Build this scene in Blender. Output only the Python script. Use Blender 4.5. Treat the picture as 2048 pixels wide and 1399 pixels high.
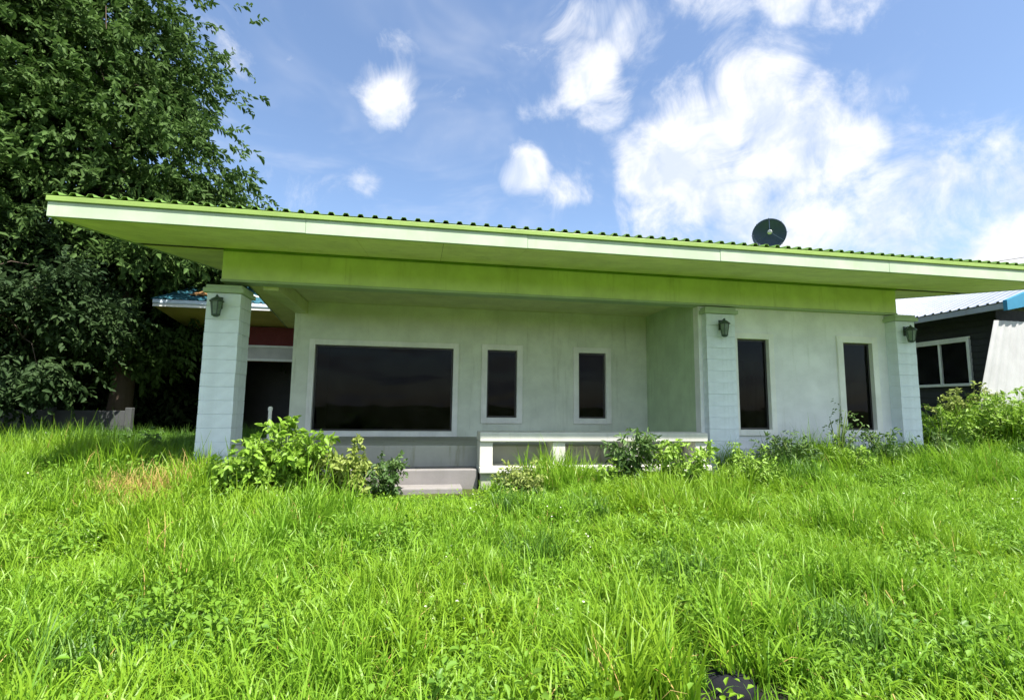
import bpy, math, random
import numpy as np
from mathutils import Vector, Matrix
R = math.radians
random.seed(7); rng = np.random.default_rng(11)
scene = bpy.context.scene
for o in list(bpy.data.objects): bpy.data.objects.remove(o)
C = scene.collection
EYE = 1.5                                   # camera height above the ground it stands on

# ------------------------------------------------------------------ camera
PITCH, ROLL, YAW, FPX = R(6.449), R(0.703), R(9.745), 1000.0
fwd = Vector((math.sin(YAW)*math.cos(PITCH), math.cos(YAW)*math.cos(PITCH), math.sin(PITCH)))
rt0 = Vector((math.cos(YAW), -math.sin(YAW), 0)); up0 = rt0.cross(fwd)
rt = rt0*math.cos(ROLL) + up0*math.sin(ROLL); up = up0*math.cos(ROLL) - rt0*math.sin(ROLL)
cam_d = bpy.data.cameras.new('camera'); cam = bpy.data.objects.new('camera', cam_d); C.objects.link(cam)
m = Matrix((rt, up, -fwd)).transposed().to_4x4(); m.translation = (0, 0, EYE); cam.matrix_world = m
cam_d.sensor_width = 36; cam_d.lens = 36*FPX/2048; cam_d.clip_start = 0.05; cam_d.clip_end = 3000
scene.camera = cam

def pixel_dir(x, y):                        # photograph pixel -> world direction (used for the cloud positions)
    d = rt*((x-1024)/FPX) - up*((y-699.5)/FPX) + fwd
    return d.normalized()

# ------------------------------------------------------------------ world: sky with clouds
SUN_EL, SUN_AZ = R(63), R(150)              # azimuth clockwise from +Y (house depth axis)
to_sun = Vector((math.sin(SUN_AZ)*math.cos(SUN_EL), math.cos(SUN_AZ)*math.cos(SUN_EL), math.sin(SUN_EL)))
world = bpy.data.worlds.new('World'); scene.world = world; world.use_nodes = True
nt = world.node_tree; nt.nodes.clear(); N = nt.nodes; L = nt.links
def wn(t, **k):
    n = N.new(t)
    for a, b in k.items(): setattr(n, a, b)
    return n
def wmath(op, a, b=None, c=None, clamp=False):
    n = wn('ShaderNodeMath', operation=op, use_clamp=clamp)
    for i, v in enumerate((a, b, c)):
        if v is None: continue
        if isinstance(v, (int, float)): n.inputs[i].default_value = v
        else: L.new(v, n.inputs[i])
    return n.outputs[0]
def wsmooth(v, a, b, lo=0, hi=1):
    n = wn('ShaderNodeMapRange', interpolation_type='SMOOTHSTEP'); L.new(v, n.inputs[0])
    n.inputs[1].default_value = a; n.inputs[2].default_value = b; n.inputs[3].default_value = lo; n.inputs[4].default_value = hi
    return n.outputs[0]
def wnoise(vec, scale, detail, rough=.6, out='Fac', dist=0):
    n = wn('ShaderNodeTexNoise'); L.new(vec, n.inputs['Vector']); n.inputs['Scale'].default_value = scale
    n.inputs['Detail'].default_value = detail; n.inputs['Roughness'].default_value = rough; n.inputs['Distortion'].default_value = dist
    return n.outputs[out]
sky = wn('ShaderNodeTexSky', sky_type='NISHITA', sun_disc=False)
sky.sun_elevation = SUN_EL; sky.sun_rotation = SUN_AZ; sky.air_density = 1.0; sky.dust_density = 1.0; sky.ozone_density = 2.2; sky.altitude = 100
tc = wn('ShaderNodeTexCoord'); gen = tc.outputs['Generated']
def warp(scale, amt):
    col = wnoise(gen, scale, 2, .6, 'Color')
    s = wn('ShaderNodeVectorMath', operation='SUBTRACT'); L.new(col, s.inputs[0]); s.inputs[1].default_value = (.5, .5, .5)
    k = wn('ShaderNodeVectorMath', operation='SCALE'); L.new(s.outputs[0], k.inputs[0]); k.inputs['Scale'].default_value = amt
    return k.outputs[0]
wd = wn('ShaderNodeVectorMath', operation='ADD'); L.new(gen, wd.inputs[0]); L.new(warp(5.0, .16), wd.inputs[1])
dirw = wd.outputs[0]
CLOUDS = [(1500,190,130,1),(1390,280,125,1),(1570,290,140,1),(1670,330,95,.9),(1410,380,95,.85),(1300,330,85,.95),(1600,420,120,.85),(1480,400,110,.85),
          (1500,480,280,.60),(1780,490,240,.58),(1160,165,75,.8),(1205,225,50,.6),(1105,225,45,.5),(1125,45,75,.42),(1245,75,80,.44),(1080,360,55,.85),(1140,395,45,.55),
          (785,225,64,.80),(1560,-20,100,.7),(1410,-15,100,.75),(1720,0,80,.5),(1985,530,90,.9),(720,350,40,.30),
          (1765,190,60,.38),(800,95,36,.28),(1900,-160,160,.6),(1000,-200,150,.7)]
acc = None
for (px, py, rad, w) in CLOUDS:
    c = pixel_dir(px, py)
    n = wn('ShaderNodeVectorMath', operation='DISTANCE'); L.new(dirw, n.inputs[0]); n.inputs[1].default_value = c
    ang = rad/FPX*(pixel_dir(px, py).dot(fwd))*1.0
    v = wsmooth(n.outputs['Value'], ang*1.45, ang*.25, 0, w)
    acc = v if acc is None else wmath('MAXIMUM', acc, v)
# clouds over the rest of the sky: the same cumulus on a flat layer, its unseen cover raised as fill light
sep = wn('ShaderNodeSeparateXYZ'); L.new(gen, sep.inputs[0])
inv = wmath('DIVIDE', 1.0, wmath('MAXIMUM', wmath('ADD', sep.outputs[2], .12), .05))
flat = wn('ShaderNodeVectorMath', operation='SCALE'); L.new(gen, flat.inputs[0]); L.new(inv, flat.inputs['Scale'])
layer = wnoise(flat.outputs[0], 1.15, 2, .55)
view = wn('ShaderNodeVectorMath', operation='DISTANCE'); L.new(gen, view.inputs[0]); view.inputs[1].default_value = pixel_dir(1000, 250)
rest = wmath('MULTIPLY', wsmooth(layer, .43, .62), wsmooth(view.outputs['Value'], .55, .95))
acc = wmath('MAXIMUM', acc, rest)
fbm = wnoise(gen, 8.0, 7, .64, dist=.5)
dens = wmath('ADD', acc, wmath('MULTIPLY', wmath('SUBTRACT', fbm, .5), 2.1))
cov = wsmooth(dens, .14, .98)
thin = wmath('MULTIPLY', wsmooth(wnoise(flat.outputs[0], 2.2, 4, .65, dist=.6), .46, .80), .26)       # faint veil
cov = wmath('MAXIMUM', cov, thin)
shade = wsmooth(wnoise(dirw, 11.0, 4, .6), .34, .60)
ccol = wn('ShaderNodeMix', data_type='RGBA'); L.new(shade, ccol.inputs[0])
ccol.inputs[6].default_value = (3.2, 3.55, 4.25, 1); ccol.inputs[7].default_value = (4.5, 4.55, 4.7, 1)
mx = wn('ShaderNodeMix', data_type='RGBA'); L.new(cov, mx.inputs[0]); L.new(sky.outputs[0], mx.inputs[6]); L.new(ccol.outputs[2], mx.inputs[7])
bg = wn('ShaderNodeBackground'); bg.inputs['Strength'].default_value = 0.076; L.new(mx.outputs[2], bg.inputs['Color'])
wo = wn('ShaderNodeOutputWorld'); L.new(bg.outputs[0], wo.inputs[0])

# ------------------------------------------------------------------ sun and exposure
sun_d = bpy.data.lights.new('sun', 'SUN'); sun_d.energy = 3.6; sun_d.angle = R(.53); sun_d.color = (1, .955, .87)
sun = bpy.data.objects.new('sun', sun_d); C.objects.link(sun); sun.rotation_euler = to_sun.to_track_quat('Z', 'Y').to_euler(); sun.location = (10, -10, 30)
vs = scene.view_settings; vs.view_transform = 'Standard'; vs.look = 'None'; vs.gamma = 1; vs.use_curve_mapping = False; vs.exposure = 1.72
cy = scene.cycles; cy.max_bounces = 7; cy.diffuse_bounces = 4; cy.glossy_bounces = 3; cy.transmission_bounces = 4; cy.transparent_max_bounces = 8; cy.caustics_reflective = False; cy.caustics_refractive = False

# ------------------------------------------------------------------ materials
def hexlin(r, g, b): return tuple(((c/255)/12.92 if c/255 <= .04045 else ((c/255+.055)/1.055)**2.4) for c in (r, g, b))
def material(name):
    mt = bpy.data.materials.new(name); mt.use_nodes = True; t = mt.node_tree; t.nodes.clear()
    out = t.nodes.new('ShaderNodeOutputMaterial'); return mt, t, out
def tnoise(t, scale, detail=5, rough=.6, coord='Object', stretch=(1,1,1)):
    if coord == 'Position': src = t.nodes.new('ShaderNodeNewGeometry').outputs['Position']
    else: src = t.nodes.new('ShaderNodeTexCoord').outputs[coord]
    mp = t.nodes.new('ShaderNodeMapping'); t.links.new(src, mp.inputs[0]); mp.inputs['Scale'].default_value = stretch
    n = t.nodes.new('ShaderNodeTexNoise'); t.links.new(mp.outputs[0], n.inputs['Vector'])
    n.inputs['Scale'].default_value = scale; n.inputs['Detail'].default_value = detail; n.inputs['Roughness'].default_value = rough
    return n.outputs['Fac']
def tramp(t, v, a, b, lo=0., hi=1.):
    n = t.nodes.new('ShaderNodeMapRange'); n.interpolation_type = 'SMOOTHSTEP'; t.links.new(v, n.inputs[0])
    for i, x in enumerate((a, b, lo, hi)): n.inputs[i+1].default_value = x
    return n.outputs[0]
def tmix(t, f, a, b, mode='MIX'):
    n = t.nodes.new('ShaderNodeMix'); n.data_type = 'RGBA'; n.blend_type = mode
    if isinstance(f, (int, float)): n.inputs[0].default_value = f
    else: t.links.new(f, n.inputs[0])
    for i, v in ((6, a), (7, b)):
        if isinstance(v, tuple): n.inputs[i].default_value = (*v[:3], 1)
        else: t.links.new(v, n.inputs[i])
    return n.outputs[2]
def painted(name, col, dirt=(.16,.15,.10), amount=.45, rough=.7, bump=.12, scale=2.2, streak=True, spec=.25, metallic=0):
    """paint or plaster with its own blotches, streaky weathering and fine relief"""
    mt, t, out = material(name)
    b = t.nodes.new('ShaderNodeBsdfPrincipled'); t.links.new(b.outputs[0], out.inputs[0])
    var = tramp(t, tnoise(t, scale, 6), .3, .75)
    c = tmix(t, var, tuple(x*.88 for x in col), tuple(min(1, x*1.06) for x in col))
    st = tramp(t, tnoise(t, 3.0 if streak else scale*2.5, 8, .7, stretch=(2.2, 2.2, .22) if streak else (1,1,1)), .52, .78, 0, amount)
    c = tmix(t, st, c, dirt)
    t.links.new(c, b.inputs['Base Color'])
    t.links.new(tramp(t, tnoise(t, 14, 3), .3, .7, rough-.08, rough+.1), b.inputs['Roughness'])
    b.inputs['Specular IOR Level'].default_value = spec; b.inputs['Metallic'].default_value = metallic
    bp = t.nodes.new('ShaderNodeBump'); bp.inputs['Strength'].default_value = bump; bp.inputs['Distance'].default_value = .01
    t.links.new(tnoise(t, 55, 5, .65), bp.inputs['Height']); t.links.new(bp.outputs[0], b.inputs['Normal'])
    return mt
def leafy(name, ca, cb, cc, trans=.38, rough=.5, patch=.6, spec=.3, pa=.35, pb=.65):
    """leaf: colour varies leaf by leaf (tint), plant by plant (object random) and patch by patch"""
    mt, t, out = material(name)
    at = t.nodes.new('ShaderNodeAttribute'); at.attribute_name = 'tint'
    oi = t.nodes.new('ShaderNodeObjectInfo')
    c = tmix(t, at.outputs['Fac'], ca, cb)
    mr = tramp(t, tnoise(t, patch, 4, .6, 'Position'), pa, pb, 0, .75)
    c = tmix(t, mr, c, cc)
    c = tmix(t, tramp(t, oi.outputs['Random'], .0, 1., 0, .4), c, cb)
    b = t.nodes.new('ShaderNodeBsdfPrincipled'); t.links.new(c, b.inputs['Base Color'])
    b.inputs['Roughness'].default_value = rough; b.inputs['Specular IOR Level'].default_value = spec
    tr = t.nodes.new('ShaderNodeBsdfTranslucent'); t.links.new(tmix(t, .55, c, (.55, .75, .10), 'MULTIPLY') if False else c, tr.inputs[0])
    ms = t.nodes.new('ShaderNodeMixShader'); ms.inputs[0].default_value = trans
    t.links.new(b.outputs[0], ms.inputs[1]); t.links.new(tr.outputs[0], ms.inputs[2]); t.links.new(ms.outputs[0], out.inputs[0])
    return mt
def glass(name, tint=(.25,.27,.28)):
    mt, t, out = material(name)
    g = t.nodes.new('ShaderNodeBsdfGlossy'); g.inputs['Roughness'].default_value = .02; g.inputs['Color'].default_value = (.9,.92,.95,1)
    tr = t.nodes.new('ShaderNodeBsdfTransparent'); tr.inputs[0].default_value = (*tint, 1)
    bp = t.nodes.new('ShaderNodeBump'); bp.inputs['Strength'].default_value = .04; bp.inputs['Distance'].default_value = .02
    t.links.new(tnoise(t, 2.5, 2), bp.inputs['Height']); t.links.new(bp.outputs[0], g.inputs['Normal'])
    fr = t.nodes.new('ShaderNodeFresnel'); fr.inputs[0].default_value = 1.20
    d = t.nodes.new('ShaderNodeBsdfDiffuse'); d.inputs[0].default_value = (.35,.34,.30,1)         # dust on the pane
    m1 = t.nodes.new('ShaderNodeMixShader'); t.links.new(fr.outputs[0], m1.inputs[0]); t.links.new(tr.outputs[0], m1.inputs[1]); t.links.new(g.outputs[0], m1.inputs[2])
    m2 = t.nodes.new('ShaderNodeMixShader'); t.links.new(tramp(t, tnoise(t, 3, 6), .35, .8, .0, .03), m2.inputs[0]); t.links.new(m1.outputs[0], m2.inputs[1]); t.links.new(d.outputs[0], m2.inputs[2])
    t.links.new(m2.outputs[0], out.inputs[0]); return mt

MAT = {
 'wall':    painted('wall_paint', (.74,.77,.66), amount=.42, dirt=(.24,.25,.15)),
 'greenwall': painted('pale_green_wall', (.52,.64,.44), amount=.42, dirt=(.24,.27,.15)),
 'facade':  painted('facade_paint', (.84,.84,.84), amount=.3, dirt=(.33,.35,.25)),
 'column':  painted('column_cladding', (.79,.85,.91), amount=.3, dirt=(.34,.38,.38), scale=3.5),
 'trim':    painted('white_trim', (.88,.87,.82), amount=.3, dirt=(.5,.48,.38), bump=.06),
 'beam':    painted('lime_paint', (.70,.81,.42), amount=.35, dirt=(.26,.32,.10), bump=.1),
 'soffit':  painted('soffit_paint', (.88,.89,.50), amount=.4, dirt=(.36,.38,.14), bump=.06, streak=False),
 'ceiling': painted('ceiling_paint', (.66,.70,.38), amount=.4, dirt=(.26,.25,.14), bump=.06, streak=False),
 'fascia':  painted('fascia_paint', (.45,.545,.39), amount=.4, dirt=(.36,.44,.24), bump=.06),
 'roof':    painted('green_roof_metal', (.17,.30,.05), amount=.45, dirt=(.07,.12,.04), rough=.5, bump=.04, spec=.4),
 'flash':   painted('green_flashing', (.26,.38,.09), amount=.4, dirt=(.17,.25,.06), rough=.5, bump=.04, spec=.4),
 'concrete':painted('weathered_concrete', (.23,.215,.21), amount=.7, dirt=(.12,.13,.06), rough=.85, bump=.3),
 'slabface':painted('mossy_render', (.42,.41,.36), amount=.75, dirt=(.16,.17,.06), rough=.85, bump=.25),
 'bench':   painted('whitewashed_concrete', (.62,.61,.55), amount=.45, dirt=(.30,.30,.18), rough=.8, bump=.2),
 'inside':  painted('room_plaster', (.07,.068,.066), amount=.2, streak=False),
 'darkmetal':painted('dark_bronze_frame', (.03,.028,.027), amount=.2, rough=.4, bump=.02, spec=.5),
 'lantern': painted('lantern_metal', (.045,.075,.055), amount=.35, dirt=(.10,.12,.08), rough=.45, bump=.04, spec=.5),
 'frost':   painted('lantern_glass', (.16,.22,.17), amount=.3, rough=.25, bump=.02, spec=.5),
 'curtain': painted('brown_curtain', (.10,.055,.045), amount=.3, rough=.9, bump=.1),
 'dish':    painted('dish_paint', (.022,.042,.085), amount=.35, dirt=(.06,.07,.09), rough=.5, bump=.02, streak=False, spec=.4),
 'galv':    painted('galvanised_metal', (.42,.43,.44), amount=.4, dirt=(.25,.2,.15), rough=.45, bump=.03, metallic=.6),
 'teal':    painted('teal_roof_metal', (.03,.12,.16), amount=.5, dirt=(.06,.08,.08), rough=.5, bump=.05, spec=.4),
 'bluewhite':painted('pale_blue_fascia', (.62,.72,.82), amount=.3, dirt=(.35,.42,.46), bump=.05),
 'ochre':   painted('ochre_board', (.62,.50,.22), amount=.4, dirt=(.36,.26,.12), bump=.08, streak=False),
 'maroon':  painted('maroon_paint', (.16,.03,.028), amount=.4, dirt=(.06,.03,.03)),
 'offwhite':painted('offwhite_render', (.60,.57,.55), amount=.4, dirt=(.35,.32,.26)),
 'rust':    painted('rusty_sheet', (.24,.13,.05), amount=.6, dirt=(.42,.36,.26), rough=.8, bump=.15, streak=False),
 'board':   painted('dark_timber', (.045,.046,.046), amount=.5, dirt=(.015,.014,.013), rough=.75, bump=.25),
 'whitemetal':painted('white_sheet_metal', (.42,.42,.42), amount=.35, dirt=(.55,.52,.50), rough=.45, bump=.03, spec=.4),
 'paleroof':painted('pale_roof_metal', (.17,.20,.25), amount=.4, dirt=(.38,.42,.46), rough=.45, bump=.03, spec=.4),
 'blue':    painted('blue_trim', (.05,.22,.36), amount=.4, dirt=(.03,.08,.12), rough=.5, bump=.04),
 'panel':   painted('old_concrete_panel', (.085,.09,.092), amount=.7, dirt=(.09,.10,.07), rough=.9, bump=.3),
 'bark':    painted('bark', (.13,.10,.075), amount=.8, dirt=(.05,.045,.03), rough=.95, bump=.8, scale=6),
 'stem':    painted('green_stem', (.10,.15,.035), amount=.4, dirt=(.12,.09,.04), rough=.7, bump=.1),
 'gap_lump':   painted('gap_black', (.016,.017,.021), amount=.5, dirt=(.02,.02,.018), rough=.95, bump=.5, streak=False, spec=.03),
 'wire':    painted('cable_sheath', (.06,.06,.065), amount=.2, rough=.6, bump=0, streak=False),
 'glass':   glass('window_glass'), 
 'leaf_tree': leafy('tree_leaf', (.035,.070,.018), (.095,.170,.040), (.055,.100,.030), .3, .6, .35, .12),
 'leaf_deep': leafy('deep_leaf', (.022,.045,.016), (.055,.095,.030), (.022,.045,.018), .2, .6, .4, .10),
 'leaf_bush': leafy('bush_leaf', (.16,.31,.030), (.28,.43,.07), (.20,.35,.03), .35, .45, .9),
 'leaf_herb': leafy('herb_leaf', (.10,.23,.022), (.19,.33,.045), (.14,.27,.022), .35, .5, .9, .15),
 'leaf_dull': leafy('dull_leaf', (.075,.15,.035), (.14,.23,.06), (.07,.14,.04), .3, .5, .9),
 'leaf_pale': leafy('yellow_leaf', (.22,.30,.055), (.33,.38,.12), (.24,.32,.05), .35, .5, .9),
 'grass_a': leafy('grass_blade', (.135,.305,.016), (.25,.43,.038), (.225,.36,.016), .42, .42, .42),
 'grass_b': leafy('grass_blade_fresh', (.115,.28,.020), (.21,.39,.032), (.165,.32,.016), .42, .42, .5),
 'grass_dark': leafy('grass_blade_dark', (.065,.16,.020), (.12,.24,.030), (.075,.17,.02), .3, .45, .7),
 'grass_dry': leafy('dry_grass', (.50,.34,.10), (.58,.46,.18), (.48,.30,.10), .3, .7, .9),
 'petal':   leafy('pale_petal', (.75,.78,.55), (.80,.80,.70), (.72,.76,.45), .3, .6, .9),
}

# ------------------------------------------------------------------ mesh helpers
class MB:
    def __init__(s): s.v = []; s.f = []
    def box(s, x0, x1, y0, y1, z0, z1):
        i = len(s.v)
        s.v += [(x0,y0,z0),(x1,y0,z0),(x1,y1,z0),(x0,y1,z0),(x0,y0,z1),(x1,y0,z1),(x1,y1,z1),(x0,y1,z1)]
        s.f += [tuple(i+k for k in q) for q in ((3,2,1,0),(4,5,6,7),(0,1,5,4),(1,2,6,5),(2,3,7,6),(3,0,4,7))]; return s
    def hexa(s, p):                          # eight corners, bottom ring then top ring
        i = len(s.v); s.v += [tuple(q) for q in p]
        s.f += [tuple(i+k for k in q) for q in ((3,2,1,0),(4,5,6,7),(0,1,5,4),(1,2,6,5),(2,3,7,6),(3,0,4,7))]; return s
    def tube(s, pts, rad, n=8, cap=True):
        pts = [Vector(p) for p in pts]; rings = []
        for k, p in enumerate(pts):
            d = (pts[min(k+1, len(pts)-1)] - pts[max(k-1, 0)]).normalized()
            a = d.cross(Vector((.31,.17,.93))); a = a.normalized() if a.length > 1e-3 else Vector((1,0,0)); b = d.cross(a)
            r = rad[k] if isinstance(rad, (list, tuple)) else rad
            rings.append(len(s.v)); s.v += [tuple(p + a*(r*math.cos(2*math.pi*j/n)) + b*(r*math.sin(2*math.pi*j/n))) for j in range(n)]
        for k in range(len(pts)-1):
            for j in range(n):
                s.f.append((rings[k]+j, rings[k]+(j+1)%n, rings[k+1]+(j+1)%n, rings[k+1]+j))
        if cap:
            s.f.append(tuple(rings[0]+j for j in reversed(range(n)))); s.f.append(tuple(rings[-1]+j for j in range(n)))
        return s
    def lathe(s, o, axis, prof, n=32):       # prof: (distance along axis, radius)
        o = Vector(o); d = Vector(axis).normalized(); a = d.cross(Vector((0,0,1))); a = a.normalized() if a.length > .01 else Vector((1,0,0)); b = d.cross(a); rg = []
        for h, r in prof:
            rg.append(len(s.v)); s.v += [tuple(o + d*h + a*(r*math.cos(2*math.pi*j/n)) + b*(r*math.sin(2*math.pi*j/n))) for j in range(n)]
        for k in range(len(prof)-1):
            for j in range(n): s.f.append((rg[k]+j, rg[k]+(j+1)%n, rg[k+1]+(j+1)%n, rg[k+1]+j))
        return s
    def build(s, name, mat, parent=None, bevel=0, smooth=False):
        me = bpy.data.meshes.new(name); me.from_pydata(s.v, [], s.f); me.update()
        o = link(name, me, parent); o.data.materials.append(MAT[mat])
        if smooth: me.polygons.foreach_set('use_smooth', [True]*len(me.polygons))
        if bevel:
            b = o.modifiers.new('bevel', 'BEVEL'); b.width = bevel; b.segments = 2; b.limit_method = 'ANGLE'
        return o
def link(name, me, parent=None):
    o = bpy.data.objects.new(name, me); C.objects.link(o)
    if parent is not None:
        o.parent = parent
        if parent.type == 'EMPTY': o.matrix_parent_inverse = Matrix.Translation(-parent.location)
    return o
def part_at(name, me, parent, loc, rot=None):
    o = link(name, me, parent)
    o.location = loc
    if rot: o.rotation_euler = rot
    return o
def tag(o, label=None, cat=None, group=None, kind=None):
    for k, v in (('label', label), ('category', cat), ('group', group), ('kind', kind)):
        if v: o[k] = v
    return o
def thing(name, loc, label, cat, group=None):
    o = bpy.data.objects.new(name, None); C.objects.link(o); o.location = loc; o.empty_display_size = .2
    return tag(o, label, cat, group)
def np_mesh(name, V, Q, tint=None, mat=None, smooth=False):
    me = bpy.data.meshes.new(name); n = len(Q)
    me.vertices.add(len(V)); me.vertices.foreach_set('co', np.ascontiguousarray(V, dtype=np.float32).ravel())
    me.loops.add(n*4); me.loops.foreach_set('vertex_index', np.ascontiguousarray(Q, dtype=np.int32).ravel())
    me.polygons.add(n); me.polygons.foreach_set('loop_start', np.arange(0, n*4, 4, dtype=np.int32))
    me.update(calc_edges=True); me.validate()
    if tint is not None:
        a = me.attributes.new('tint', 'FLOAT', 'POINT'); a.data.foreach_set('value', np.asarray(tint, dtype=np.float32))
    if mat: me.materials.append(MAT[mat])
    if smooth: me.polygons.foreach_set('use_smooth', np.ones(n, dtype=bool))
    return me
def unit(a): return a/np.maximum(np.linalg.norm(a, axis=-1, keepdims=True), 1e-6)
def leaves(pos, dirn, nrm, size, width=.5, fold=.18, droop=.25):
    """many leaves at once: two folded quads each, base at pos, tip along dirn"""
    d = unit(dirn); s = unit(np.cross(d, nrm)); n = np.cross(s, d); z = size[:, None]
    def P(a, b, c): return pos + d*(a*z) + s*(b*z) + n*(c*z)
    w = width*.5
    V = np.stack([P(0,0,0), P(.38,w,fold*w*2), P(.72,w*.72,fold*w*1.4-droop*.35), P(1,0,-droop), P(.72,-w*.72,fold*w*1.4-droop*.35), P(.38,-w,fold*w*2)], axis=1)
    i = (np.arange(len(pos))*6)[:, None]
    Q = np.concatenate([i+np.array([0,1,2,3]), i+np.array([0,3,4,5])])
    return V.reshape(-1, 3), Q
def rand_unit(n): return unit(rng.normal(size=(n, 3)))
def wall_grid(mb, axis, at, thick, u0, u1, z0, z1, holes):
    """wall slab with rectangular openings, as butted boxes; axis 'x' runs along X at Y=at, 'y' runs along Y at X=at"""
    us = sorted({u0, u1, *[h[0] for h in holes], *[h[1] for h in holes]}); zs = sorted({z0, z1, *[h[2] for h in holes], *[h[3] for h in holes]})
    for a, b in zip(us, us[1:]):
        for c, d in zip(zs, zs[1:]):
            if any(h[0] <= (a+b)/2 <= h[1] and h[2] <= (c+d)/2 <= h[3] for h in holes): continue
            if axis == 'x': mb.box(a, b, at, at+thick, c, d)
            else: mb.box(at, at+thick, a, b, c, d)
def merged(o):                               # weld butted boxes and drop the hidden inner faces
    import bmesh
    bm = bmesh.new(); bm.from_mesh(o.data); bmesh.ops.remove_doubles(bm, verts=bm.verts, dist=1e-5)
    seen = {}
    for f in bm.faces: seen.setdefault(tuple(sorted(v.index for v in f.verts)), []).append(f)
    bm.verts.index_update()
    bmesh.ops.delete(bm, geom=[f for fs in seen.values() if len(fs) > 1 for f in fs], context='FACES')
    bm.to_mesh(o.data); bm.free(); return o

# ------------------------------------------------------------------ ground
def ground_h(x, y):
    x = np.asarray(x, float); y = np.asarray(y, float)
    s = lambda a, b, v: (lambda t: t*t*(3-2*t))(np.clip((v-a)/(b-a), 0, 1))
    h = .22*s(3.0, 8.0, y)
    h = h + .75*s(9.3, 12.5, x)*s(4.0, 8.5, y)                                  # the bank on the right
    h = h + .20*s(4.6, 6.6, x)*s(5.6, 7.6, y)*(1-s(9.3, 11, x)) + .11*(1-s(-3.2, -2.3, x))*s(6, 8, y)
    near = np.exp(-((x-2)**2+(y-6)**2)/160)
    h = h + near*(.035*np.sin(1.7*x+.6*y)+.03*np.sin(2.3*y-1.1*x+1)+.02*np.sin(4.1*x+3.3*y))
    h = h - .07*np.exp(-((x-1.72)**2+(y-2.62)**2)/.03)
    return h
gx = np.unique(np.concatenate([np.linspace(-16, 24, 161), np.sign(np.linspace(-1,1,41))*np.abs(np.linspace(-1,1,41))**3*900]))
gy = np.unique(np.concatenate([np.linspace(-4, 26, 121), np.sign(np.linspace(-1,1,41))*np.abs(np.linspace(-1,1,41))**3*900]))
GX, GY = np.meshgrid(gx, gy); V = np.stack([GX, GY, ground_h(GX, GY)], -1).reshape(-1, 3)
nx, ny = len(gx), len(gy); ii = (np.arange(ny-1)[:, None]*nx+np.arange(nx-1)[None]).ravel()
Q = np.stack([ii, ii+1, ii+1+nx, ii+nx], 1)
mt, t, out = material('earth_and_turf')
b = t.nodes.new('ShaderNodeBsdfPrincipled'); t.links.new(b.outputs[0], out.inputs[0]); b.inputs['Roughness'].default_value = .95; b.inputs['Specular IOR Level'].default_value = .1
c = tmix(t, tramp(t, tnoise(t, 1.3, 8, .65, 'Position'), .35, .65), (.045,.060,.016), (.075,.10,.022))
c = tmix(t, tramp(t, tnoise(t, 9, 6, .7, 'Position'), .5, .75, 0, .6), c, (.11,.085,.045))
geo = t.nodes.new('ShaderNodeNewGeometry')
def near_patch(cx, cy, r0, r1):
    d = t.nodes.new('ShaderNodeVectorMath'); d.operation = 'SUBTRACT'; t.links.new(geo.outputs['Position'], d.inputs[0]); d.inputs[1].default_value = (cx, cy, 0)
    f = t.nodes.new('ShaderNodeVectorMath'); f.operation = 'MULTIPLY'; t.links.new(d.outputs[0], f.inputs[0]); f.inputs[1].default_value = (1, 1, 0)
    l = t.nodes.new('ShaderNodeVectorMath'); l.operation = 'LENGTH'; t.links.new(f.outputs[0], l.inputs[0])
    return tramp(t, l.outputs['Value'], r1, r0)
c = tmix(t, near_patch(1.74, 2.65, .22, .40), c, (.016,.016,.014))  # earth coloured near-black so the grass gap stays dark in the sun
t.links.new(c, b.inputs['Base Color'])
bp = t.nodes.new('ShaderNodeBump'); bp.inputs['Strength'].default_value = .7; bp.inputs['Distance'].default_value = .05
t.links.new(tnoise(t, 18, 6, .7, 'Position'), bp.inputs['Height']); t.links.new(bp.outputs[0], b.inputs['Normal'])
MAT['earth'] = mt
ground = link('ground', np_mesh('ground', V, Q, None, 'earth', True)); tag(ground, 'uneven earth of the overgrown plot', 'ground', kind='structure')

# ------------------------------------------------------------------ the bungalow
E0 = EYE                                     # heights below are measured from the eye, as E0+...
FLOOR = E0-.66; GRD = .05
YF, YW, YB = 8.60, 11.0, 16.6                # beam front, porch back wall, rear wall
XL, XR, XP = -2.75, 9.46, 5.10               # outer left wall, right end, right side of porch
house = thing('house', (3.3, YF, .15), 'long single-storey house with low green metal roof and deep white-columned porch', 'house')
def frame(mb, x0, x1, z0, z1, w, y0, y1, sill=True):
    mb.box(x0, x0+w, y0, y1, z0, z1); mb.box(x1-w, x1, y0, y1, z0, z1); mb.box(x0+w, x1-w, y0, y1, z1-w, z1)
    if sill: mb.box(x0+w, x1-w, y0, y1, z0, z0+w)
def merge_window(name, x0, x1, z0, z1, ywall, parent, label=None, w=.10, leaf=.035, sashes=1, door=False):
    """outer size x0..x1, z0..z1: white surround, dark sash, pane"""
    mb = MB(); frame(mb, x0, x1, z0, z1, w, ywall-.045, ywall+.10)
    o = mb.build(name, 'trim', parent, .006)
    if label: o['label'] = label
    ix0, ix1, iz0, iz1 = x0+w, x1-w, z0+w, z1-w; sw = (ix1-ix0)/sashes
    for k in range(sashes):
        a, b_ = ix0+k*sw, ix0+(k+1)*sw; y = ywall+.045+.03*(k % 2)
        fb = MB(); frame(fb, a+.001, b_-.001, iz0+.001, iz1-.001, leaf, y, y+.028); fb.build('sash', 'darkmetal', o, .003)
        MB().box(a+leaf+.001, b_-leaf-.001, y+.010, y+.016, iz0+leaf+.001, iz1-leaf-.001).build('pane', 'glass', o)
    return o
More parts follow.
